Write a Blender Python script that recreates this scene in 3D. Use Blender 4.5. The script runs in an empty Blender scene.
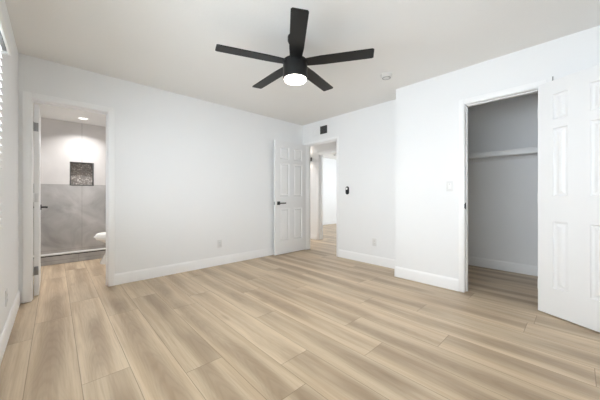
import bpy, bmesh, math, random
from math import radians as R, sin, cos, pi
from mathutils import Vector, Matrix
random.seed(4)
SC = bpy.context.scene
COL = SC.collection

# ------------------------------------------------------------------ camera
YAW = R(43.234)
cam_data = bpy.data.cameras.new('camera')
cam = bpy.data.objects.new('camera', cam_data)
COL.objects.link(cam)
cam.location = (0, 0, 1.047)
cam.rotation_euler = (R(90), 0, -YAW)
cam_data.sensor_width = 36
cam_data.lens = 260.86 / 600 * 36
cam_data.shift_y = -3.9 / 600
cam_data.clip_start = 0.02
SC.camera = cam
FW = Vector((sin(YAW), cos(YAW), 0))
RT = Vector((cos(YAW), -sin(YAW), 0))

# ------------------------------------------------------------------ world, exposure
SKY_STRENGTH = 18.2
EXPOSURE = 0.0
world = bpy.data.worlds.new('World')
SC.world = world
world.use_nodes = True
wn = world.node_tree.nodes
wn['Background'].inputs['Color'].default_value = (0.835, 0.92, 1.0, 1)
wn['Background'].inputs['Strength'].default_value = SKY_STRENGTH
SC.view_settings.view_transform = 'Standard'
SC.view_settings.look = 'None'
SC.view_settings.gamma = 1
SC.view_settings.use_curve_mapping = False
SC.view_settings.exposure = EXPOSURE
SC.cycles.max_bounces = 14
SC.cycles.diffuse_bounces = 10
SC.cycles.glossy_bounces = 4
SC.cycles.transparent_max_bounces = 12
SC.cycles.sample_clamp_indirect = 8
SC.cycles.caustics_reflective = False
SC.cycles.caustics_refractive = False

def portal(loc, rot, sx, sy):
    d = bpy.data.lights.new('window_portal', 'AREA')
    d.shape = 'RECTANGLE'; d.size = sx; d.size_y = sy
    d.cycles.is_portal = True
    o = bpy.data.objects.new('window_portal', d); COL.objects.link(o)
    o.location = loc; o.rotation_euler = rot

# ------------------------------------------------------------------ dimensions
XL, D, W, W2, YJ, H = -0.258, 3.7236, 3.57, 3.24, 1.621, 2.44
T = 0.12
REAR = -0.75
XC, YC0, YC1 = 4.60, -0.55, 1.50           # closet
BX0, BX1, BY = -0.30, 1.22, 6.50           # bathroom
HX = 4.60                                  # hall far wall
FX, FY0, FY = 8.8, 2.6, 6.30               # room beyond the hall
WIN_L = (-0.05, 2.27, 0.86, 1.90)           # left window y0 y1 z0 z1

portal((XL - 0.10, (WIN_L[0]+WIN_L[1])/2, (WIN_L[2]+WIN_L[3])/2), (0, R(-90), 0), WIN_L[3]-WIN_L[2], WIN_L[1]-WIN_L[0])

# ------------------------------------------------------------------ materials
def srgb(r, g, b):
    f = lambda c: (c/255/12.92) if c/255 <= 0.04045 else ((c/255+0.055)/1.055)**2.4
    return (f(r), f(g), f(b), 1)

class NT:
    def __init__(s, name):
        s.m = bpy.data.materials.new(name); s.m.use_nodes = True
        s.t = s.m.node_tree; s.n = s.t.nodes; s.b = s.n['Principled BSDF']
    def node(s, typ, **kw):
        n = s.n.new(typ)
        for k, v in kw.items(): setattr(n, k, v)
        return n
    def link(s, a, b): s.t.links.new(a, b)
    def math(s, op, a, b=None, c=None):
        n = s.n.new('ShaderNodeMath'); n.operation = op
        for i, v in enumerate((a, b, c)):
            if v is None: continue
            if isinstance(v, (int, float)): n.inputs[i].default_value = v
            else: s.link(v, n.inputs[i])
        return n.outputs[0]
    def mix(s, fac, a, b, blend='MIX'):
        n = s.n.new('ShaderNodeMix'); n.data_type = 'RGBA'; n.blend_type = blend
        for i, v in ((0, fac), (6, a), (7, b)):
            if isinstance(v, (int, float)): n.inputs[i].default_value = v
            elif isinstance(v, tuple): n.inputs[i].default_value = v
            else: s.link(v, n.inputs[i])
        return n.outputs[2]
    def bump(s, height, strength, dist=0.01):
        n = s.n.new('ShaderNodeBump'); n.inputs['Strength'].default_value = strength
        n.inputs['Distance'].default_value = dist
        s.link(height, n.inputs['Height']); s.link(n.outputs[0], s.b.inputs['Normal'])

def plain(name, col, rough=0.5, metal=0.0, spec=0.5, var=0.03, vs=6.0, bump=0.0, bs=120.0, emit=None):
    """a procedural material: base colour with a faint noise variation and optional fine bump"""
    q = NT(name)
    tc = q.node('ShaderNodeTexCoord')
    nz = q.node('ShaderNodeTexNoise'); nz.inputs['Scale'].default_value = vs; nz.inputs['Detail'].default_value = 3
    q.link(tc.outputs['Object'], nz.inputs['Vector'])
    dark = tuple(c*(1-var) for c in col[:3]) + (1,)
    light = tuple(min(1, c*(1+var)) for c in col[:3]) + (1,)
    q.link(q.mix(nz.outputs['Fac'], dark, light), q.b.inputs['Base Color'])
    q.b.inputs['Roughness'].default_value = rough
    q.b.inputs['Metallic'].default_value = metal
    q.b.inputs['Specular IOR Level'].default_value = spec
    if bump:
        n2 = q.node('ShaderNodeTexNoise'); n2.inputs['Scale'].default_value = bs; n2.inputs['Detail'].default_value = 4
        q.link(tc.outputs['Object'], n2.inputs['Vector'])
        q.bump(n2.outputs['Fac'], bump, 0.004)
    if emit:
        q.b.inputs['Emission Color'].default_value = emit[0]
        q.b.inputs['Emission Strength'].default_value = emit[1]
    return q.m

M_WALL = plain('wall_paint', (0.835, 0.842, 0.848, 1), 0.6, var=0.01, vs=1.5, bump=0.12, bs=90)
M_CEIL = plain('ceiling_paint', (0.825, 0.818, 0.80, 1), 0.8, var=0.02, vs=1.2, bump=0.25, bs=60)
M_TRIM = plain('trim_enamel', (0.89, 0.893, 0.897, 1), 0.35, var=0.01, vs=2)
M_DOOR = plain('door_enamel', (0.82, 0.823, 0.827, 1), 0.38, var=0.01, vs=2, bump=0.04, bs=40)
M_BLACK = plain('matte_black_metal', (0.008, 0.008, 0.009, 1), 0.42, spec=0.4, var=0.1)
M_FAN = plain('black_fan_finish', (0.006, 0.006, 0.006, 1), 0.40, spec=0.35, var=0.1)
M_NICKEL = plain('satin_nickel', (0.33, 0.33, 0.33, 1), 0.4, metal=0.8, var=0.05)
M_STEEL = plain('pale_hinge', (0.7, 0.7, 0.7, 1), 0.4, metal=0.3, var=0.05)  # paler metal for the middle hinge
M_PLASTIC = plain('white_plastic', (0.84, 0.84, 0.83, 1), 0.35, var=0.01)
M_DETECT = plain('detector_plastic', (0.70, 0.70, 0.69, 1), 0.45, var=0.01)
M_PLATE = plain('cover_plate_plastic', (0.73, 0.73, 0.725, 1), 0.35, var=0.01)
M_GREYP = plain('grey_plastic', (0.30, 0.30, 0.30, 1), 0.5, var=0.03)
M_DARK = plain('duct_black', (0.02, 0.02, 0.02, 1), 0.8)
M_LOUV = plain('register_enamel', (0.62, 0.62, 0.61, 1), 0.5, var=0.02)
M_LOUVD = plain('register_dark_mesh', (0.13, 0.13, 0.13, 1), 0.6, var=0.05)
M_CERAMIC = plain('vitreous_china', (0.85, 0.85, 0.84, 1), 0.12, var=0.01)
M_SHELF = plain('shelf_enamel', (0.82, 0.82, 0.82, 1), 0.45, var=0.015)
M_BLIND = plain('blind_vinyl', (0.84, 0.84, 0.82, 1), 0.4, var=0.01)
M_CLOSET = plain('closet_paint', (0.86, 0.865, 0.87, 1), 0.65, var=0.012, vs=2, bump=0.12, bs=90)
M_LENS = plain('frosted_lamp_lens', (0.9, 0.88, 0.84, 1), 0.4, emit=((1.0, 0.93, 0.82, 1), 9.0))
M_DOWN = plain('downlight_lens', (0.9, 0.9, 0.88, 1), 0.4, emit=((1.0, 0.96, 0.93, 1), 2.0))
M_SCONCE = plain('sconce_lens', (0.9, 0.85, 0.75, 1), 0.4, emit=((1.0, 0.86, 0.68, 1), 6.0))
M_CAP = plain('white_stone_cap', (0.58, 0.58, 0.57, 1), 0.35, var=0.03, vs=9)

def floor_material():
    q = NT('wood_plank_floor')
    PW, PL, X0 = 0.2285, 1.52, -0.120
    tc = q.node('ShaderNodeTexCoord'); sp = q.node('ShaderNodeSeparateXYZ')
    q.link(tc.outputs['Object'], sp.inputs[0]); X, Y = sp.outputs[0], sp.outputs[1]
    u = q.math('DIVIDE', q.math('SUBTRACT', X, X0), PW)
    i = q.math('FLOOR', u); fu = q.math('FRACT', u)
    w1 = q.node('ShaderNodeTexWhiteNoise', noise_dimensions='1D'); q.link(i, w1.inputs['W'])
    off = q.math('MULTIPLY', w1.outputs['Value'], 7.31)
    for row, yj in ((0, 3.04), (1, 1.88), (2, 2.80), (3, 1.586), (4, 1.04), (5, 1.26), (7, 0.956), (8, 1.285), (9, 0.665), (11, 1.0)):
        k = q.math('COMPARE', i, float(row), 0.4)      # rows whose end joint shows in the photo
        off = q.math('ADD', q.math('MULTIPLY', off, q.math('SUBTRACT', 1.0, k)), q.math('MULTIPLY', k, 8.0 - yj/PL))
    v = q.math('ADD', q.math('DIVIDE', Y, PL), off)
    j = q.math('FLOOR', v); fv = q.math('FRACT', v)
    cb = q.node('ShaderNodeCombineXYZ'); q.link(i, cb.inputs[0]); q.link(j, cb.inputs[1])
    w2 = q.node('ShaderNodeTexWhiteNoise', noise_dimensions='2D'); q.link(cb.outputs[0], w2.inputs['Vector'])
    rnd = w2.outputs['Value']
    rsep = q.node('ShaderNodeSeparateColor'); q.link(w2.outputs['Color'], rsep.inputs[0])
    # grain coordinates, shifted for every plank
    def gvec(sx, sy):
        c = q.node('ShaderNodeCombineXYZ')
        q.link(q.math('ADD', q.math('MULTIPLY', X, sx), q.math('MULTIPLY', rnd, 37.0)), c.inputs[0])
        q.link(q.math('ADD', q.math('MULTIPLY', Y, sy), q.math('MULTIPLY', rsep.outputs[1], 53.0)), c.inputs[1])
        return c.outputs[0]
    def noise(sx, sy, det):
        n = q.node('ShaderNodeTexNoise'); q.link(gvec(sx, sy), n.inputs['Vector'])
        n.inputs['Scale'].default_value = 1; n.inputs['Detail'].default_value = det
        return n.outputs['Fac']
    def rng(v, a, b, c, d, smooth=True):
        n = q.node('ShaderNodeMapRange'); q.link(v, n.inputs[0])
        if smooth: n.interpolation_type = 'SMOOTHSTEP'
        for k, z in enumerate((a, b, c, d)): n.inputs[k+1].default_value = z
        return n.outputs[0]
    n1 = noise(3.0, 1.3, 2); n2 = noise(120.0, 4.0, 4); n3 = noise(22.0, 0.8, 3)
    # heart of the board: wandering centre line, darker, with cathedral arcs; pale sapwood at the edges
    xn = q.math('ADD', q.math('ADD', q.math('SUBTRACT', fu, 0.5), q.math('MULTIPLY', q.math('SUBTRACT', rnd, 0.5), 0.45)),
                q.math('MULTIPLY', q.math('SUBTRACT', n1, 0.5), 0.55))
    ax = q.math('ABSOLUTE', xn)
    heart = rng(ax, 0.08, 0.46, 1.0, 0.0)
    heart = q.math('MULTIPLY', heart, rng(noise(1.5, 1.0, 1), 0.34, 0.60, 0.25, 1.0))
    par = q.math('ADD', q.math('MULTIPLY', q.math('MULTIPLY', xn, xn), 3.2), q.math('MULTIPLY', Y, q.math('ADD', q.math('MULTIPLY', rsep.outputs[0], 0.8), 0.25)))
    par = q.math('ADD', par, q.math('ADD', q.math('MULTIPLY', n3, 0.25), q.math('MULTIPLY', n2, 0.03)))
    ring = rng(q.math('SINE', q.math('MULTIPLY', par, 62.0)), -0.2, 1.0, 0.0, 1.0)
    LIGHT, MID, DARK = srgb(210, 191, 164), srgb(194, 172, 144), srgb(152, 130, 106)
    c = q.mix(rng(n3, 0.38, 0.64, 0.0, 1.0), LIGHT, MID)
    c = q.mix(q.math('MULTIPLY', heart, 0.74), c, DARK)
    c = q.mix(q.math('MULTIPLY', q.math('MULTIPLY', ring, q.math('ADD', heart, 0.12)), 0.14), c, srgb(128, 108, 88))
    c = q.mix(rng(n2, 0.40, 0.72, 0.0, 0.28), c, srgb(160, 140, 118))
    kv = q.node('ShaderNodeTexVoronoi'); q.link(gvec(4.0, 1.3), kv.inputs['Vector']); kv.inputs['Scale'].default_value = 1
    knot = rng(kv.outputs['Distance'], 0.02, 0.16, 1.0, 0.0)
    c = q.mix(q.math('MULTIPLY', knot, 0.30), c, srgb(116, 94, 74))
    tone = q.node('ShaderNodeMapRange'); q.link(rsep.outputs[2], tone.inputs[0])
    tone.inputs[3].default_value = 0.92; tone.inputs[4].default_value = 1.06
    hs = q.node('ShaderNodeHueSaturation'); q.link(c, hs.inputs['Color']); q.link(tone.outputs[0], hs.inputs['Value'])
    # seams
    sx = q.math('LESS_THAN', q.math('MULTIPLY', q.math('MINIMUM', fu, q.math('SUBTRACT', 1.0, fu)), PW), 0.0018)
    sy = q.math('LESS_THAN', q.math('MULTIPLY', q.math('MINIMUM', fv, q.math('SUBTRACT', 1.0, fv)), PL), 0.0018)
    seam = q.math('MAXIMUM', sx, sy)
    c = q.mix(q.math('MULTIPLY', seam, 0.55), hs.outputs[0], srgb(96, 78, 60))
    q.link(c, q.b.inputs['Base Color'])
    q.link(q.math('ADD', q.math('MULTIPLY', n2, 0.12), 0.36), q.b.inputs['Roughness'])
    q.b.inputs['Specular IOR Level'].default_value = 0.45
    q.bump(q.math('SUBTRACT', q.math('MULTIPLY', n2, 0.25), seam), 0.15, 0.002)
    return q.m
M_FLOOR = floor_material()

def tile_material():
    q = NT('concrete_look_tile')
    tc = q.node('ShaderNodeTexCoord'); sp = q.node('ShaderNodeSeparateXYZ')
    q.link(tc.outputs['Object'], sp.inputs[0])
    hx = q.math('ADD', sp.outputs[0], sp.outputs[1])
    fu = q.math('FRACT', q.math('DIVIDE', q.math('SUBTRACT', hx, 0.38 + BY - 6.0), 0.6))
    fv = q.math('FRACT', q.math('DIVIDE', q.math('SUBTRACT', sp.outputs[2], 1.26 - 1.2), 1.2))
    a = q.math('LESS_THAN', q.math('MULTIPLY', q.math('MINIMUM', fu, q.math('SUBTRACT', 1.0, fu)), 0.6), 0.003)
    b = q.math('LESS_THAN', q.math('MULTIPLY', q.math('MINIMUM', fv, q.math('SUBTRACT', 1.0, fv)), 1.2), 0.003)
    n1 = q.node('ShaderNodeTexNoise'); n1.inputs['Scale'].default_value = 2.1; n1.inputs['Detail'].default_value = 6
    n1.inputs['Distortion'].default_value = 0.9
    q.link(tc.outputs['Object'], n1.inputs['Vector'])
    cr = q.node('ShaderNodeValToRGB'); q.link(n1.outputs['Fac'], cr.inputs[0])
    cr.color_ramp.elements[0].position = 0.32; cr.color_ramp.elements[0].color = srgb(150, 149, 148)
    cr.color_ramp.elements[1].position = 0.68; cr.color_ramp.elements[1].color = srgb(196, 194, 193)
    up = q.math('GREATER_THAN', sp.outputs[2], 1.26)      # the upper course is coloured paler than the lower one
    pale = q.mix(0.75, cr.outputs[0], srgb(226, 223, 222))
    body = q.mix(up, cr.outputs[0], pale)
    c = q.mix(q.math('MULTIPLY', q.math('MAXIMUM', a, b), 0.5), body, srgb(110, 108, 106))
    q.link(c, q.b.inputs['Base Color'])
    q.b.inputs['Roughness'].default_value = 0.4
    return q.m
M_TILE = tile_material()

def pebble_material():
    q = NT('pebble_mosaic')
    tc = q.node('ShaderNodeTexCoord')
    v = q.node('ShaderNodeTexVoronoi'); v.inputs['Scale'].default_value = 38
    q.link(tc.outputs['Object'], v.inputs['Vector'])
    sp = q.node('ShaderNodeSeparateColor'); q.link(v.outputs['Color'], sp.inputs[0])
    cr = q.node('ShaderNodeValToRGB'); q.link(sp.outputs[0], cr.inputs[0])
    cr.color_ramp.elements[0].color = srgb(120, 112, 106); cr.color_ramp.elements[1].color = srgb(232, 226, 220)
    ed = q.node('ShaderNodeMapRange'); q.link(v.outputs['Distance'], ed.inputs[0])
    ed.inputs[1].default_value = 0.35; ed.inputs[2].default_value = 0.6
    q.link(q.mix(ed.outputs[0], cr.outputs[0], srgb(150, 143, 138)), q.b.inputs['Base Color'])
    q.b.inputs['Roughness'].default_value = 0.5
    return q.m
M_PEBBLE = pebble_material()

def glass_material():
    q = NT('window_glass')
    tr = q.node('ShaderNodeBsdfTransparent'); gl = q.node('ShaderNodeBsdfGlossy')
    gl.inputs['Roughness'].default_value = 0.02
    tc = q.node('ShaderNodeTexCoord'); nz = q.node('ShaderNodeTexNoise'); nz.inputs['Scale'].default_value = 3
    q.link(tc.outputs['Object'], nz.inputs['Vector'])
    mx = q.node('ShaderNodeMixShader')
    q.link(q.math('ADD', q.math('MULTIPLY', nz.outputs['Fac'], 0.02), 0.04), mx.inputs[0])
    q.link(tr.outputs[0], mx.inputs[1]); q.link(gl.outputs[0], mx.inputs[2])
    q.link(mx.outputs[0], q.n['Material Output'].inputs['Surface'])
    return q.m
M_GLASS = glass_material()

# ------------------------------------------------------------------ mesh helpers
def new_bm(): return bmesh.new()

def bx(bm, x0, x1, y0, y1, z0, z1, bevel=0.0, seg=2):
    t = bmesh.new()
    bmesh.ops.create_cube(t, size=1)
    for v in t.verts:
        v.co = ((x0+x1)/2 + v.co.x*(x1-x0), (y0+y1)/2 + v.co.y*(y1-y0), (z0+z1)/2 + v.co.z*(z1-z0))
    if bevel: bmesh.ops.bevel(t, geom=list(t.edges), offset=bevel, segments=seg, profile=0.5, affect='EDGES')
    merge(bm, t)

def merge(bm, t, mat=None):
    if mat is not None: bmesh.ops.transform(t, matrix=mat, verts=t.verts)
    me = bpy.data.meshes.new('tmp'); t.to_mesh(me); t.free(); bm.from_mesh(me); bpy.data.meshes.remove(me)

def lathe(bm, prof, n=40, axis='Z', loc=(0, 0, 0), sx=1.0, sy=1.0):
    """prof: list of (r, z); rings with r == 0 become poles"""
    t = bmesh.new(); rings = []
    for r, z in prof:
        if r < 1e-6: rings.append([t.verts.new((0, 0, z))])
        else: rings.append([t.verts.new((r*sx*cos(2*pi*k/n), r*sy*sin(2*pi*k/n), z)) for k in range(n)])
    for a, b in zip(rings, rings[1:]):
        for k in range(n):
            k2 = (k+1) % n
            if len(a) == 1 and len(b) == 1: continue
            if len(a) == 1: t.faces.new((a[0], b[k], b[k2]))
            elif len(b) == 1: t.faces.new((a[k], a[k2], b[0]))
            else: t.faces.new((a[k], a[k2], b[k2], b[k]))
    bmesh.ops.recalc_face_normals(t, faces=t.faces)
    m = Matrix.Translation(loc)
    if axis == 'X': m = m @ Matrix.Rotation(R(90), 4, 'Y')
    if axis == '-X': m = m @ Matrix.Rotation(R(-90), 4, 'Y')
    if axis == 'Y': m = m @ Matrix.Rotation(R(-90), 4, 'X')
    if axis == '-Y': m = m @ Matrix.Rotation(R(90), 4, 'X')
    merge(bm, t, m)

def cyl(bm, r, z0, z1, n=32, axis='Z', loc=(0, 0, 0), bev=0.0):
    if bev: p = [(0, z0), (r-bev, z0), (r, z0+bev), (r, z1-bev), (r-bev, z1), (0, z1)]
    else: p = [(0, z0), (r, z0), (r, z1), (0, z1)]
    lathe(bm, p, n, axis, loc)

def loft(bm, rings, cap=True):
    t = bmesh.new(); vr = [[t.verts.new(p) for p in r] for r in rings]
    n = len(vr[0])
    for a, b in zip(vr, vr[1:]):
        for k in range(n): t.faces.new((a[k], a[(k+1) % n], b[(k+1) % n], b[k]))
    if cap: t.faces.new(vr[0][::-1]); t.faces.new(vr[-1])
    bmesh.ops.recalc_face_normals(t, faces=t.faces)
    merge(bm, t)

def obj(name, bm, mat, parent=None, loc=None, rotz=0.0, smooth=True):
    me = bpy.data.meshes.new(name)
    bm.to_mesh(me); bm.free()
    me.materials.append(mat)
    if smooth:
        me.polygons.foreach_set('use_smooth', [True]*len(me.polygons))
        me.set_sharp_from_angle(angle=R(35))
    o = bpy.data.objects.new(name, me); COL.objects.link(o)
    if loc is not None: o.location = loc
    o.rotation_euler = (0, 0, rotz)
    if parent is not None: o.parent = parent
    return o

def tag(o, label=None, cat=None, group=None, kind=None):
    if label: o['label'] = label
    if cat: o['category'] = cat
    if group: o['group'] = group
    if kind: o['kind'] = kind
    return o

def thing(name, label, cat, loc=(0, 0, 0), rotz=0.0, group=None, kind=None):
    o = bpy.data.objects.new(name, None); COL.objects.link(o)
    o.empty_display_size = 0.05
    o.location = loc; o.rotation_euler = (0, 0, rotz)
    return tag(o, label, cat, group, kind)

def struct(name, bm, mat, label, cat):
    return tag(obj(name, bm, mat), label, cat, None, 'structure')

def wall(name, axis, p0, p1, a0, a1, z0, z1, holes, mat, label, cat='wall'):
    """solid wall; axis 'X': thickness x p0..p1, runs along y a0..a1; holes are (a, b, z0, z1)"""
    bm = new_bm()
    cuts = sorted({a0, a1, *[h[0] for h in holes], *[h[1] for h in holes]})
    def add(a, b, c, d):
        if b-a < 1e-5 or d-c < 1e-5: return
        if axis == 'X': bx(bm, p0, p1, a, b, c, d)
        else: bx(bm, a, b, p0, p1, c, d)
    for a, b in zip(cuts, cuts[1:]):
        hs = sorted([h for h in holes if h[0] <= a+1e-6 and h[1] >= b-1e-6], key=lambda h: h[2])
        z = z0
        for h in hs:
            add(a, b, z, h[2]); z = h[3]
        add(a, b, z, z1)
    bmesh.ops.remove_doubles(bm, verts=bm.verts, dist=1e-5)
    dead = [f for f in bm.faces if False]
    o = tag(obj(name, bm, mat, smooth=False), label, cat, None, 'structure')
    return o

# ------------------------------------------------------------------ the shell
bm = new_bm(); bx(bm, -0.6, FX+0.2, REAR-0.2, 7.2, -0.12, 0)
struct('floor', bm, M_FLOOR, 'pale oak plank floor running through every room', 'floor')
bm = new_bm(); bx(bm, -0.6, FX+0.2, REAR-0.2, 7.2, H, H+0.12)
struct('ceiling', bm, M_CEIL, 'flat off-white ceiling with a light texture', 'ceiling')

BD = (-0.165, 0.447, 2.012)      # bathroom doorway x0 x1 z
RD = (2.872, 3.622, 2.035)       # bedroom doorway y0 y1 z
CD = (0.247, 0.836, 2.040)       # closet doorway y0 y1 z
HD = (3.44, 4.222, 2.030)        # doorway across the hall

wall('wall_left', 'X', XL-0.16, XL, REAR, D+T, 0, H, [WIN_L], M_WALL, 'white wall at the left edge with the window blind')
wall('wall_back', 'Y', D, D+T, XL, W+T, 0, H, [(BD[0]-.02, BD[1]+.02, 0, BD[2]+.02)], M_WALL, 'long white wall holding the bathroom doorway')
wall('wall_right', 'X', W, W+T, YJ-0.05, 7.0, 0, H, [(RD[0]-.02, RD[1]+.02, 0, RD[2]+.02)], M_WALL, 'white wall with the open six-panel door to the hall')
wall('wall_closet_front', 'X', W2, W2+T, REAR, YJ, 0, H, [(CD[0]-.02, CD[1]+.02, 0, CD[2]+.02)], M_WALL, 'white wall standing forward with the closet opening')
wall('wall_closet_side', 'Y', YC1, YJ, W2+T, XC+T, 0, H, [], M_WALL, 'short white return wall at the step in the room')
wall('wall_rear', 'Y', REAR-T, REAR, XL-0.16, W2+T, 0, H, [], M_WALL, 'white wall behind the viewer')
wall('wall_closet_back', 'X', XC, XC+T, YC0-T, YC1, 0, H, [], M_CLOSET, 'grey-white back wall inside the closet')
wall('wall_closet_end', 'Y', YC0-T, YC0, W2+T, XC, 0, H, [], M_CLOSET, 'end wall of the closet')
wall('wall_hall', 'X', HX, HX+T, YJ, 7.0, 0, H, [(HD[0]-.02, HD[1]+.02, 0, HD[2]+.02)], M_WALL, 'hall wall seen through the open bedroom door')
wall('wall_hall_end', 'Y', 7.0, 7.0+T, W, HX+T, 0, H, [], M_WALL, 'end wall of the hall')
wall('wall_far_room', 'Y', FY, FY+T, HX+T, FX, 0, H, [], M_WALL, 'bright wall of the far room beyond the hall')
FWIN = (3.4, 4.9, 0.85, 2.05)
wall('wall_far_room_window', 'X', FX, FX+T, FY0, FY+T, 0, H, [FWIN], M_WALL, 'window wall of the far room')
wall('wall_far_room_near', 'Y', FY0-T, FY0, HX+T, FX+T, 0, H, [], M_WALL, 'near wall of the far room')
portal((FX+0.06, (FWIN[0]+FWIN[1])/2, (FWIN[2]+FWIN[3])/2), (0, R(90), 0), FWIN[3]-FWIN[2], FWIN[1]-FWIN[0])
NI = (0.204, 0.561, 1.247, 1.695)
wall('wall_bathroom_left', 'X', BX0-T, BX0, D+T, BY, 0, H, [], M_WALL, 'white bathroom wall behind the open door')
wall('wall_bathroom_right', 'X', BX1, BX1+T, D+T, BY, 0, H, [], M_WALL, 'white bathroom wall behind the toilet')
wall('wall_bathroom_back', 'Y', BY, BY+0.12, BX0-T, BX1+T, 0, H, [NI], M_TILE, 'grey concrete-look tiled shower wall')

# ------------------------------------------------------------------ baseboards
def base_profile(bm, p, q, n, h=0.132, t=0.013):
    """baseboard from p to q (x, y); n = direction into the room"""
    p, q, n = Vector((*p, 0)), Vector((*q, 0)), Vector((*n, 0))
    prof = [(0, 0.001), (t, 0.001), (t, h-0.022), (t-0.003, h-0.012), (t-0.008, h-0.004), (t-0.009, h), (0, h)]
    loft(bm, [[tuple(e + n*a + Vector((0, 0, z))) for a, z in prof] for e in (p, q)])

def baseboard(name, runs, label):
    bm = new_bm()
    for r in runs: base_profile(bm, *r)
    return struct(name, bm, M_TRIM, label, 'baseboard')

CW = 0.058   # casing width
baseboard('baseboard_left', [((XL, REAR), (XL, D), (1, 0))], 'white baseboard along the left wall')
baseboard('baseboard_back', [((BD[1]+CW, D), (W, D), (0, -1))], 'white baseboard along the long wall right of the bathroom')
baseboard('baseboard_right', [((W, YJ), (W, RD[0]-0.052), (-1, 0))], 'white baseboard between the bedroom door and the wall step')
baseboard('baseboard_closet_front', [((W2, YJ+.0), (W2, CD[1]+CW), (-1, 0)), ((W2, CD[0]-CW), (W2, REAR), (-1, 0))], 'white baseboard left of the closet opening')
baseboard('baseboard_step', [((W2-0.013, YJ), (W-0.013, YJ), (0, 1))], 'white baseboard on the wall step return')
baseboard('baseboard_closet', [((XC, YC0), (XC, YC1), (-1, 0)), ((W2+T, YC1), (XC, YC1), (0, -1))], 'white baseboard inside the closet')
baseboard('baseboard_hall', [((HX, HD[1]+0.075), (HX, 7.0), (-1, 0)), ((HX, YJ), (HX, HD[0]-0.075), (-1, 0))], 'white baseboard in the hall')
baseboard('baseboard_far_room', [((HX+T, FY), (FX, FY), (0, -1))], 'white baseboard in the far room')

# ------------------------------------------------------------------ door casings and jambs
def casing(name, axis, face, sgn, a0, a1, ztop, cw, label, left=True, right=True, depth=T, ct=0.014, back=True):
    """jamb lining plus flat casing; face = wall plane seen from the room, sgn = direction into the wall"""
    bm = new_bm(); j = 0.018; rv = 0.004
    def b(pa, pb, u0, u1, z0, z1, bev=0.0015):
        lo, hi = min(pa, pb), max(pa, pb)
        if axis == 'X': bx(bm, lo, hi, u0, u1, z0, z1, bev)
        else: bx(bm, u0, u1, lo, hi, z0, z1, bev)
    fa, fb = face - sgn*0.001, face + sgn*(depth+0.001)
    b(fa, fb, a0-j, a0, 0.001, ztop); b(fa, fb, a1, a1+j, 0.001, ztop); b(fa, fb, a0-j, a1+j, ztop, ztop+j)
    # stops
    s0, s1 = face + sgn*0.045, face + sgn*0.082
    for u in ((a0, a0+0.005), (a1-0.010, a1)): b(s0, s1, u[0], u[1], 0.001, ztop)
    b(s0, s1, a0, a1, ztop-0.010, ztop)
    sides = [(face, face - sgn*ct)]
    if back: sides.append((face + sgn*depth, face + sgn*(depth+ct)))
    for pa, pb in sides:
        if left: b(pa, pb, a0-cw, a0-rv, 0.001, ztop+cw, 0.003)
        if right: b(pa, pb, a1+rv, a1+cw, 0.001, ztop+cw, 0.003)
        b(pa, pb, a0-rv if left else a0-cw, a1+rv if right else a1+cw, ztop+rv, ztop+cw, 0.003)
    return struct(name, bm, M_TRIM, label, 'trim')

casing('trim_1', 'Y', D, 1, BD[0], BD[1], BD[2], 0.064, 'white casing around the bathroom doorway', ct=0.019)
casing('trim_2', 'X', W, 1, RD[0], RD[1], RD[2], 0.048, 'slim white casing around the bedroom doorway', ct=0.006)
tr3 = casing('trim_3', 'X', W2, 1, CD[0], CD[1], CD[2], CW, 'white casing around the closet opening', ct=0.012, back=False)
casing('trim_4', 'X', HX, 1, HD[0], HD[1], HD[2], 0.075, 'white casing of the doorway across the hall', ct=0.016)
# strike plate on the closet jamb
bm = new_bm(); bx(bm, W2+0.002, W2+0.034, CD[1]-0.003, CD[1]+0.002, 0.905, 0.975, 0.001)
bx(bm, W2-0.006, W2+0.004, CD[1]-0.002, CD[1]+0.010, 0.915, 0.962, 0.002)
tag(obj('strike_plate', bm, M_BLACK, tr3), 'black strike plate')

# ------------------------------------------------------------------ six-panel doors
def panel_face(bm, w, zb, zt, xs, zs, y, sg):
    """one face of a six-panel door; sg = outward y direction. xs, zs: panel ranges"""
    t = bmesh.new()
    xc = sorted({0, w, *[a for p in xs for a in p]}); zc = sorted({zb, zt, *[a for p in zs for a in p]})
    isp = lambda a, b, ps: any(abs(p[0]-a) < 1e-6 and abs(p[1]-b) < 1e-6 for p in ps)
    for xa, xb in zip(xc, xc[1:]):
        for za, zd in zip(zc, zc[1:]):
            if isp(xa, xb, xs) and isp(za, zd, zs):
                steps = [(0, 0), (0.006, 0.009), (0.013, 0.0115), (0.022, 0.0115), (0.042, 0.003)]
                rings = []
                for ins, dep in steps:
                    rings.append([t.verts.new(c) for c in ((xa+ins, y-sg*dep, za+ins), (xb-ins, y-sg*dep, za+ins), (xb-ins, y-sg*dep, zd-ins), (xa+ins, y-sg*dep, zd-ins))])
                for r0, r1 in zip(rings, rings[1:]):
                    for k in range(4): t.faces.new((r0[k], r0[(k+1) % 4], r1[(k+1) % 4], r1[k]))
                t.faces.new(rings[-1])
            else:
                t.faces.new([t.verts.new(c) for c in ((xa, y, za), (xb, y, za), (xb, y, zd), (xa, y, zd))])
    bmesh.ops.remove_doubles(t, verts=t.verts, dist=1e-5)
    for f in t.faces: f.normal_update()
    merge(bm, t)

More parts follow.
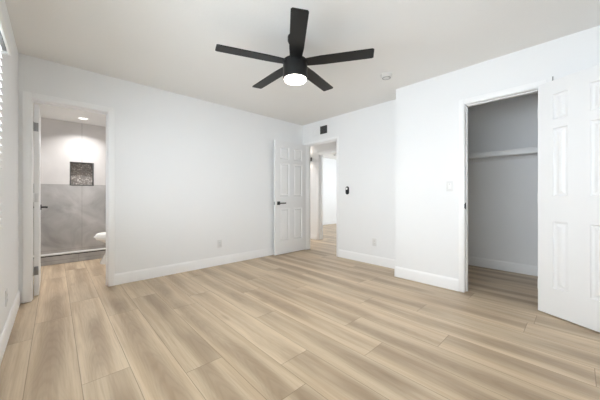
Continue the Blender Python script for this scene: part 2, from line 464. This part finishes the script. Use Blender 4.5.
def lever_bm(x, y, z, sg, to):
    """square rose and straight lever; sg outward y, to = +-1 direction the lever points along x"""
    bm = new_bm()
    lo, hi = sorted((y, y+sg*0.009)); bx(bm, x-0.031, x+0.031, lo, hi, z-0.031, z+0.031, 0.002)
    cyl(bm, 0.010, 0.0, 0.055, 20, 'Y' if sg > 0 else '-Y', (x, y, z))
    xa, xb = sorted((x-to*0.011, x+to*0.125)); lo, hi = sorted((y+sg*0.049, y+sg*0.063))
    bx(bm, xa, xb, lo, hi, z-0.010, z+0.010, 0.003)
    return bm

def hinge(parent, y, z, mat, face_x=-0.0015, d=1):
    bm = new_bm()
    lo, hi = sorted((y*1.0, y + d*0.030))
    bx(bm, face_x-0.0015, face_x+0.001, lo, hi, z-0.045, z+0.045, 0.0006)
    ky = y - d*0.006
    for k in range(5): cyl(bm, 0.0062, z-0.045+k*0.018+0.0006, z-0.045+(k+1)*0.018-0.0006, 16, 'Z', (face_x-0.004, ky, 0))
    cyl(bm, 0.0045, z+0.045, z+0.051, 12, 'Z', (face_x-0.004, ky, 0))
    return obj('hinge', bm, mat, parent)

def six_panel_door(name, label, w, zt, xs, loc, rotz, th, sg, rose=None, hinge_mats=None, hinge_y=0.0, hinge_d=1):
    """visible face at local y = 0 facing -sg; body extends to sg*th. Hinge side at local x = 0"""
    bm = new_bm(); zb = 0.012
    zs = [(0.25, 0.825), (1.045, 1.635), (1.71, 1.93)]
    panel_face(bm, w, zb, zt, xs, zs, 0.0, -sg)
    panel_face(bm, w, zb, zt, xs, zs, sg*th, sg)
    t = bmesh.new()
    c = [(0, zb), (w, zb), (w, zt), (0, zt)]
    for (xa, za), (xb, zd) in zip(c, c[1:]+c[:1]):
        t.faces.new([t.verts.new(p) for p in ((xa, 0, za), (xb, 0, zd), (xb, sg*th, zd), (xa, sg*th, za))])
    merge(bm, t)
    bmesh.ops.remove_doubles(bm, verts=bm.verts, dist=1e-5)
    bmesh.ops.recalc_face_normals(bm, faces=bm.faces)
    o = obj(name, bm, M_DOOR, None, loc, rotz, smooth=False)
    tag(o, label, 'door', None, 'structure')
    if rose:
        x, z = rose
        h = obj('door_handle', lever_bm(x, 0.0, z, -sg, -1), M_BLACK, o); tag(h, 'black lever handle with a square rose')
        h = obj('door_handle', lever_bm(x, sg*th, z, sg, -1), M_BLACK, o); tag(h, 'black lever handle on the far face')
        b2 = new_bm(); lo, hi = sorted((sg*th*0.16, sg*th*0.84))
        bx(b2, w-0.001, w+0.0015, lo, hi, z-0.028, z+0.028, 0.0005)
        bx(b2, w, w+0.009, sg*th*0.5-0.007, sg*th*0.5+0.007, z-0.011, z+0.011, 0.002)
        tag(obj('latch_plate', b2, M_NICKEL, o), 'metal latch plate on the door edge')
    for z, m in (hinge_mats or []):
        hinge(o, hinge_y, z, m, d=hinge_d)
    return o

# bathroom door: swung into the bathroom, seen along its edge
six_panel_door('door_1', 'white bathroom door swung inward and seen edge on', 0.595, 2.0, [(0.085, 0.245), (0.345, 0.505)],
               (-0.121, D+T+0.016, 0), R(90.3), 0.035, 1, (0.525, 0.915),
               [(1.766, M_NICKEL), (1.03, M_STEEL), (0.27, M_NICKEL)], hinge_y=0.033, hinge_d=-1)
# bedroom door: open flat in front of the long wall
six_panel_door('door_2', 'white six-panel bedroom door standing open against the long wall', 0.762, 2.03, [(0.105, 0.325), (0.435, 0.655)],
               (3.560, 3.618, 0), R(180.6), 0.035, -1, (0.685, 0.922), [(1.8, M_TRIM), (1.03, M_TRIM), (0.25, M_TRIM)], hinge_y=-0.036, hinge_d=1)
# closet door: opened almost back against the wall at the right edge
six_panel_door('door_3', 'white six-panel closet door swung wide open at the right edge', 0.575, 2.05, [(0.112, 0.214), (0.352, 0.460)],
               (3.199, 0.246, 0), math.atan2(-0.89, -0.456), 0.030, 1, None, [(1.8, M_TRIM), (1.03, M_TRIM), (0.25, M_TRIM)], hinge_y=0.030, hinge_d=-1)
d3 = bpy.data.objects['door_3']
for yy, ax in ((0.0, '-Y'), (0.030, 'Y')):
    bm = new_bm(); lathe(bm, [(0, 0), (0.030, 0), (0.030, 0.005), (0.011, 0.010), (0.011, 0.030), (0.024, 0.038), (0.027, 0.050), (0.020, 0.060), (0, 0.062)], 32, ax, (0.515, yy, 0.93))
    tag(obj('knob', bm, M_BLACK, d3), 'round black knob')
bm = new_bm(); bx(bm, 0.101, 0.111, 0.004, 0.016, 2.048, 2.054, 0.001); cyl(bm, 0.0042, 2.05, 2.088, 14, 'Z', (0.106, 0.010, 0))
tag(obj('catch_pin', bm, M_NICKEL, d3), 'small grey metal pin on the top edge')

# ------------------------------------------------------------------ window in the left wall, window of the far room
def window(name, axis, face0, face1, a0, a1, z0, z1, label):
    bm = new_bm(); fr = 0.045
    def b(m, u0, u1, c0, c1, p0, p1, bev=0.002):
        if axis == 'X': bx(m, p0, p1, u0, u1, c0, c1, bev)
        else: bx(m, u0, u1, p0, p1, c0, c1, bev)
    for u0, u1, c0, c1 in ((a0, a0+fr, z0, z1), (a1-fr, a1, z0, z1), (a0+fr, a1-fr, z0, z0+fr), (a0+fr, a1-fr, z1-fr, z1), ((a0+a1)/2-0.025, (a0+a1)/2+0.025, z0+fr, z1-fr)):
        b(bm, u0, u1, c0, c1, face0, face1)
    o = struct(name, bm, M_TRIM, label, 'window')
    for u0, u1 in ((a0+fr, (a0+a1)/2-0.025), ((a0+a1)/2+0.025, a1-fr)):
        g = new_bm(); m = (face0+face1)/2
        b(g, u0-0.004, u1+0.004, z0+fr-0.004, z1-fr+0.004, m-0.003, m+0.003, 0)
        obj('pane', g, M_GLASS, o)
    return o
window('window_1', 'X', XL-0.155, XL-0.110, *WIN_L, 'white two-pane window behind the blind on the left wall')
window('window_2', 'X', FX+0.03, FX+0.08, *FWIN, 'wide window of the far room')

bl = thing('window_blind', 'white slatted window blind with a boxed valance at the left edge', 'blind', (XL, 0, 0))
by0, by1 = WIN_L[0]-0.06, 2.37
bm = new_bm()
vz0, vz1 = 1.905, 1.975
bx(bm, 0.052, 0.064, by0, by1, vz0, vz1, 0.002)                    # front board
bx(bm, 0.002, 0.055, by1-0.012, by1, vz0, vz1, 0.002); bx(bm, 0.002, 0.055, by0, by0+0.012, vz0, vz1, 0.002)
bx(bm, 0.002, 0.055, by0+0.01, by1-0.01, vz1-0.008, vz1, 0.001)
obj('valance', bm, M_BLIND, bl)
bm = new_bm(); bx(bm, 0.004, 0.046, by0+0.02, by1-0.02, vz0+0.012, vz1-0.012, 0.003)
tag(obj('head_rail', bm, M_GREYP, bl), 'grey head rail inside the valance')
bm = new_bm(); z = vz0-0.022
while z > 0.90:
    t = bmesh.new()
    pr = [(-0.019, 0), (-0.010, 0.0028), (0, 0.0036), (0.010, 0.0028), (0.019, 0)]
    ring = [(a, c) for a, c in pr] + [(a, c-0.0025) for a, c in pr[::-1]]
    ca, sa = cos(R(2)), sin(R(2))
    loft(t, [[(0.020 + a*ca - c*sa, yy, z + a*sa + c*ca) for a, c in ring] for yy in (by0+0.03, 2.27)])
    merge(bm, t); z -= 0.042
obj('slats', bm, M_BLIND, bl)
bm = new_bm(); bx(bm, 0.002, 0.040, by0+0.03, 2.27, 0.862, 0.884, 0.004); obj('bottom_rail', bm, M_BLIND, bl)
for yy in (by0+0.25, (by0+by1)/2, by1-0.25):
    for xx in (0.0012, 0.0405):
        bm = new_bm(); bx(bm, xx-0.0006, xx+0.0006, yy-0.001, yy+0.001, 0.88, vz0+0.015)
        obj('ladder_cord', bm, M_BLIND, bl)

# ------------------------------------------------------------------ ceiling fan
fan = thing('ceiling_fan', 'black five-blade ceiling fan with a glowing round light', 'ceiling fan', (1.533, 1.692, H))
fz = -H   # local z = world z - H
bm = new_bm(); lathe(bm, [(0, 0), (0.066, 0), (0.066, -0.035), (0.060, -0.048), (0.045, -0.055), (0, -0.056)], 48); obj('canopy', bm, M_FAN, fan)
bm = new_bm(); cyl(bm, 0.013, -0.20, -0.05, 24); lathe(bm, [(0, -0.150), (0.024, -0.150), (0.028, -0.19), (0, -0.19)], 32); obj('downrod', bm, M_FAN, fan)
bm = new_bm(); lathe(bm, [(0, 2.250+fz), (0.050, 2.250+fz), (0.056, 2.232+fz), (0.102, 2.230+fz), (0.106, 2.225+fz), (0.106, 2.075+fz), (0.104, 2.069+fz), (0, 2.069+fz)], 64); obj('motor_housing', bm, M_FAN, fan)
bm = new_bm(); lathe(bm, [(0, 2.071+fz), (0.097, 2.071+fz), (0.097, 2.062+fz), (0.091, 2.055+fz), (0.070, 2.049+fz), (0.04, 2.046+fz), (0, 2.045+fz)], 64)
lens = tag(obj('light_lens', bm, M_LENS, fan), 'round glowing white lens')
bm = new_bm()
L0, L1, BW = 0.085, 0.665, 0.116
t = bmesh.new()
outl = []
for s, w in ((L0, 0.094), (0.14, 0.104), (0.24, BW), (L1-0.012, BW+0.002)): outl.append((s, -w/2))
outl += [(L1, -BW/2+0.010), (L1-0.004, BW/2-0.008), (L1-0.016, BW/2)]
for s, w in ((0.24, BW), (0.14, 0.104), (L0, 0.094)): outl.append((s, w/2))
top = [t.verts.new((a, b, 0.004)) for a, b in outl]; bot = [t.verts.new((a, b, -0.004)) for a, b in outl]
t.faces.new(top); t.faces.new(bot[::-1])
for k in range(len(outl)):
    k2 = (k+1) % len(outl); t.faces.new((top[k2], top[k], bot[k], bot[k2]))
bmesh.ops.recalc_face_normals(t, faces=t.faces)
merge(bm, t, Matrix.Rotation(R(-6), 4, 'X'))
blade0 = obj('blade', bm, M_FAN, fan)
base_ang = math.atan2(RT.y, RT.x)
for k in range(5):
    b = blade0 if k == 0 else blade0.copy()
    if k: COL.objects.link(b)
    b.parent = fan
    b.location = (0, 0, 2.208+fz)
    b.rotation_euler = (0, 0, base_ang + R(57.7 + 72*k))
ld = bpy.data.lights.new('fan_lamp', 'AREA'); ld.shape = 'DISK'; ld.size = 0.19; ld.energy = 7; ld.color = (1, 0.93, 0.84)
lo = bpy.data.objects.new('fan_lamp', ld); COL.objects.link(lo); lo.parent = fan; lo.location = (0, 0, 2.040+fz)

# ------------------------------------------------------------------ ceiling and wall devices
def smoke_detector(loc, label, r=0.064):
    o = thing('smoke_detector', label, 'smoke detector', loc)
    b = new_bm(); lathe(b, [(0, 0), (r, 0), (r, -0.010), (r*0.95, -0.014), (0, -0.014)], 48); obj('base', b, M_DETECT, o)
    b = new_bm(); lathe(b, [(r*0.86, -0.013), (r*0.86, -0.030), (r*0.74, -0.040), (r*0.3, -0.043), (0, -0.043)], 48); obj('body', b, M_DETECT, o)
    b = new_bm(); lathe(b, [(r*0.70, -0.0388), (r*0.72, -0.0422), (r*0.60, -0.0436), (r*0.58, -0.040)], 48)
    tag(obj('sensor_slot', b, M_GREYP, o), 'dark grey sensing slot')
    return o
smoke_detector((2.77, 1.50, H), 'white smoke detector on the bedroom ceiling near the fan')
smoke_detector((6.84, 5.56, H), 'small smoke detector on the far room ceiling beyond the hall', 0.06)

def plate(name, label, cat, loc, rotz, kind):
    """wall device; local: back at y = 0, facing -y"""
    o = thing(name, label, cat, loc, rotz)
    b = new_bm(); bx(b, -0.035, 0.035, -0.006, 0, -0.057, 0.057, 0.003, 3); obj('cover_plate', b, M_PLATE, o)
    if kind == 'outlet':
        for s in (-1, 1):
            b = new_bm(); bx(b, -0.0165, 0.0165, -0.0085, -0.005, s*0.0195-0.014, s*0.0195+0.014, 0.002, 3); sk = obj('socket', b, M_PLATE, o)
            b = new_bm()
            bx(b, -0.0075, -0.005, -0.0088, -0.008, s*0.0195-0.003, s*0.0195+0.006); bx(b, 0.005, 0.0075, -0.0088, -0.008, s*0.0195-0.003, s*0.0195+0.006)
            cyl(b, 0.0025, 0.008, 0.0088, 12, '-Y', (0, 0, s*0.0195-0.008))
            tag(obj('slots', b, M_GREYP, sk), 'dark socket slots')
    else:
        b = new_bm(); bx(b, -0.0165, 0.0165, -0.010, -0.005, -0.033, 0.033, 0.002, 3); obj('rocker', b, M_PLASTIC, o)
        b = new_bm(); bx(b, -0.004, 0.004, -0.0105, -0.009, 0.020, 0.026, 0.0005); tag(obj('indicator', b, M_GREYP, o), 'small grey indicator')
    return o
plate('wall_outlet', 'white outlet low on the long back wall', 'outlet', (1.825, D, 0.325), 0, 'outlet')
plate('wall_outlet', 'white outlet low on the wall left of the wall step', 'outlet', (W, 2.13, 0.342), R(-90), 'outlet')
plate('wall_outlet', 'white outlet low on the left wall by the bathroom door', 'outlet', (XL, 2.84, 0.310), R(90), 'outlet')
plate('light_switch', 'white light switch left of the closet opening', 'light switch', (W2, 0.985, 1.158), R(-90), 'switch')

# fan remote in its wall cradle
o = thing('wall_remote', 'black pill-shaped remote in a wall cradle right of the bedroom door', 'remote', (W, 2.637, 1.142), R(-90))
def pill(bm, w, h, y0, y1):
    n = 12; r = w/2; pts = []
    for k in range(n+1): a = pi*k/n; pts.append((r*cos(a), h/2-r+r*sin(a)))
    for k in range(n+1): a = pi+pi*k/n; pts.append((r*cos(a), -h/2+r+r*sin(a)))
    loft(bm, [[(x*s, y, z*(1-(1-s)*w/h)) for x, z in pts] for y, s in ((y0, 1), (y1+0.003, 1), (y1, 0.93))])
b = new_bm(); pill(b, 0.064, 0.135, 0.0, -0.014); obj('cradle', b, M_BLACK, o)
b = new_bm(); pill(b, 0.050, 0.118, -0.012, -0.024); obj('remote_body', b, M_BLACK, o)
b = new_bm(); cyl(b, 0.019, 0.023, 0.0265, 32, '-Y', (0, 0, 0.028), 0.001); tag(obj('button_pad', b, M_PLASTIC, o), 'round white button pad')

# air register
o = thing('air_register', 'small white wall register with a dark right half above the bedroom door', 'vent', (W, 3.248, 2.258), R(-90))
b = new_bm()
for x0, x1, z0, z1 in ((-0.190, -0.168, -0.095, 0.095), (0.168, 0.190, -0.095, 0.095), (-0.168, 0.168, -0.095, -0.075), (-0.168, 0.168, 0.069, 0.095)):
    bx(b, x0, x1, -0.006, 0, z0, z1, 0.0015)
obj('frame', b, M_WALL, o)
b = new_bm(); bx(b, -0.168, -0.004, -0.003, 0, -0.075, 0.075, 0)
for k in range(9):
    x = -0.160 + k*0.0175; bx(b, x, x+0.014, -0.0055, -0.002, -0.074, 0.074, 0.001)
tag(obj('louvers', b, M_WALL, o), 'pale closed louvers')
b = new_bm(); bx(b, -0.004, 0.168, -0.002, 0, -0.075, 0.075); obj('duct_opening', b, M_DARK, o)
b = new_bm()
for k in range(8):
    z = -0.064 + k*0.0183; bx(b, -0.004, 0.168, -0.005, -0.003, z-0.002, z+0.002)
for k in range(9):
    x = 0.008 + k*0.019; bx(b, x-0.0015, x+0.0015, -0.006, -0.004, -0.075, 0.075)
tag(obj('grille', b, M_LOUVD, o), 'dark grey grille bars')

# hall sconce
o = thing('wall_sconce', 'small black wall sconce glowing on the hall wall', 'sconce', (HX, 4.50, 1.95), R(-90))
b = new_bm(); bx(b, -0.03, 0.03, -0.012, 0, -0.045, 0.045, 0.003); obj('back_plate', b, M_BLACK, o)
b = new_bm(); cyl(b, 0.008, 0.010, 0.05, 16, '-Y'); cyl(b, 0.030, -0.065, 0.065, 32, 'Z', (0, -0.065, 0), 0.002); obj('lamp_body', b, M_BLACK, o)
for s in (-1, 1):
    b = new_bm(); cyl(b, 0.024, s*0.066-0.002, s*0.066+0.002, 32, 'Z', (0, -0.065, 0)); tag(obj('lens', b, M_SCONCE, o), 'glowing warm lens')
    ld = bpy.data.lights.new('sconce_lamp', 'SPOT'); ld.energy = 1.6; ld.color = (1, 0.86, 0.7); ld.spot_size = R(110); ld.spot_blend = 0.8; ld.shadow_soft_size = 0.02
    lo = bpy.data.objects.new('sconce_lamp', ld); COL.objects.link(lo); lo.parent = o; lo.location = (0, -0.065, s*0.075)
    lo.rotation_euler = (0 if s < 0 else pi, 0, 0)

# ------------------------------------------------------------------ closet shelf
sh = thing('closet_shelf', 'long white wall shelf across the closet', 'shelf', (XC, 0, 0))
b = new_bm(); bx(b, -0.36, -0.001, YC0+0.002, YC1-0.002, 1.622, 1.640, 0.001); obj('board', b, M_SHELF, sh)
b = new_bm(); bx(b, -0.379, -0.360, YC0+0.002, YC1-0.002, 1.571, 1.643, 0.002); obj('front_edge', b, M_SHELF, sh)
b = new_bm(); bx(b, -0.020, -0.001, YC0+0.002, YC1-0.002, 1.55, 1.621, 0.002); bx(b, -0.355, -0.02, YC1-0.020, YC1-0.001, 1.55, 1.621, 0.002); obj('cleat', b, M_SHELF, sh)

# ------------------------------------------------------------------ bathroom
cb = thing('shower_curb', 'low grey tiled shower curb with a white cap', 'shower curb', (0, 5.48, 0))
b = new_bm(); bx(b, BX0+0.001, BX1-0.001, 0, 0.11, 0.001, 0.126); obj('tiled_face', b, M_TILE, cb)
b = new_bm(); bx(b, BX0+0.001, BX1-0.001, -0.002, 0.11, 0.126, 0.140); tag(obj('shadow_strip', b, M_BLACK, cb), 'black strip standing in for the shadow under the cap')  # shade below the cap, built as a black strip
b = new_bm(); bx(b, BX0+0.001, BX1-0.001, -0.008, 0.118, 0.140, 0.155, 0.003); tag(obj('cap', b, M_CAP, cb), 'white stone cap')

ni = thing('shower_niche', 'recessed shower niche lined with pebble mosaic', 'niche', ((NI[0]+NI[1])/2, BY, (NI[2]+NI[3])/2))
nw, nh = (NI[1]-NI[0])/2-0.0015, (NI[3]-NI[2])/2-0.0015
b = new_bm(); bx(b, -nw, nw, 0.128, 0.135, -nh, nh); o2 = obj('mosaic_back', b, M_PEBBLE, ni)
b = new_bm()
for x0, x1, z0, z1 in ((-nw, -nw+0.014, -nh, nh), (nw-0.014, nw, -nh, nh), (-nw, nw, -nh, -nh+0.014), (-nw, nw, nh-0.014, nh)):
    bx(b, x0, x1, -0.004, 0.128, z0, z1, 0.001)
tag(obj('metal_edge', b, M_LOUVD, ni), 'dark metal edge trim')

def downlight(x, y, label, e):
    o = thing('recessed_downlight', label, 'ceiling light', (x, y, H))
    b = new_bm(); lathe(b, [(0.080, 0), (0.084, -0.003), (0.080, -0.006), (0.062, -0.004), (0.060, 0)], 48); obj('trim_ring', b, M_PLASTIC, o)
    b = new_bm(); cyl(b, 0.061, -0.003, -0.0005, 40); tag(obj('lens', b, M_DOWN, o), 'glowing white lens')
    ld = bpy.data.lights.new('downlight_lamp', 'AREA'); ld.shape = 'DISK'; ld.size = 0.12; ld.energy = e; ld.spread = R(125); ld.color = (1, 0.985, 0.97)
    lo = bpy.data.objects.new('downlight_lamp', ld); COL.objects.link(lo); lo.parent = o; lo.location = (0, 0, -0.008)
downlight(0.37, 6.08, 'round recessed downlight glowing over the shower', 10)
downlight(0.45, 4.65, 'unseen downlight added over the bathroom floor before the toilet', 11)  # added lamp out of view, brightens the bathroom
downlight(4.15, 5.4, 'unseen downlight added deep in the hall as fill light', 18)  # added lamp hidden from the camera, lifts the hall brightness

def ell(cx, cy, a_front, a_back, w, z, n=40, p=2.0):
    """egg outline: long towards -x (front), rounded; half width w"""
    pts = []
    for k in range(n):
        a = 2*pi*k/n; c, s = cos(a), sin(a)
        ax = a_back if c > 0 else a_front
        pts.append((cx + ax*math.copysign(abs(c)**(2/p), c), cy + w*math.copysign(abs(s)**(2/p), s), z))
    return pts
to = thing('toilet', 'white toilet just inside the bathroom by the shower curb', 'toilet', (0.445, 5.06, 0))
b = new_bm()
loft(b, [ell(0.38, 0, 0.315, 0.24, 0.130, 0.001, p=2.8), ell(0.38, 0, 0.310, 0.24, 0.127, 0.03, p=2.8), ell(0.385, 0, 0.280, 0.235, 0.112, 0.10, p=2.6),
         ell(0.385, 0, 0.235, 0.235, 0.098, 0.19), ell(0.385, 0, 0.225, 0.235, 0.105, 0.26), ell(0.36, 0, 0.235, 0.24, 0.125, 0.315), ell(0.33, 0, 0.270, 0.25, 0.155, 0.352),
         ell(0.30, 0, 0.288, 0.26, 0.178, 0.375), ell(0.30, 0, 0.295, 0.26, 0.184, 0.395), ell(0.30, 0, 0.292, 0.26, 0.182, 0.402), ell(0.30, 0, 0.280, 0.25, 0.172, 0.405)])
obj('bowl', b, M_CERAMIC, to)
b = new_bm(); loft(b, [ell(0.28, 0, 0.280, 0.20, 0.182, 0.406), ell(0.28, 0, 0.290, 0.20, 0.190, 0.412), ell(0.28, 0, 0.290, 0.20, 0.190, 0.424), ell(0.28, 0, 0.284, 0.195, 0.184, 0.429)]); obj('seat', b, M_PLASTIC, to)
b = new_bm(); loft(b, [ell(0.28, 0, 0.268, 0.20, 0.174, 0.433), ell(0.28, 0, 0.274, 0.205, 0.180, 0.438), ell(0.28, 0, 0.262, 0.205, 0.172, 0.464), ell(0.28, 0, 0.24, 0.18, 0.155, 0.472)]); obj('lid', b, M_PLASTIC, to)
b = new_bm(); bx(b, 0.56, 0.75, -0.20, 0.20, 0.36, 0.72, 0.025, 4); obj('tank', b, M_CERAMIC, to)
b = new_bm(); bx(b, 0.55, 0.76, -0.21, 0.21, 0.721, 0.755, 0.010, 3); obj('tank_lid', b, M_CERAMIC, to)
b = new_bm(); cyl(b, 0.012, 0, 0.02, 16, '-X', (0.56, -0.14, 0.66)); bx(b, 0.535, 0.545, -0.15, -0.07, 0.652, 0.668, 0.003); tag(obj('flush_lever', b, M_NICKEL, to), 'metal flush lever')
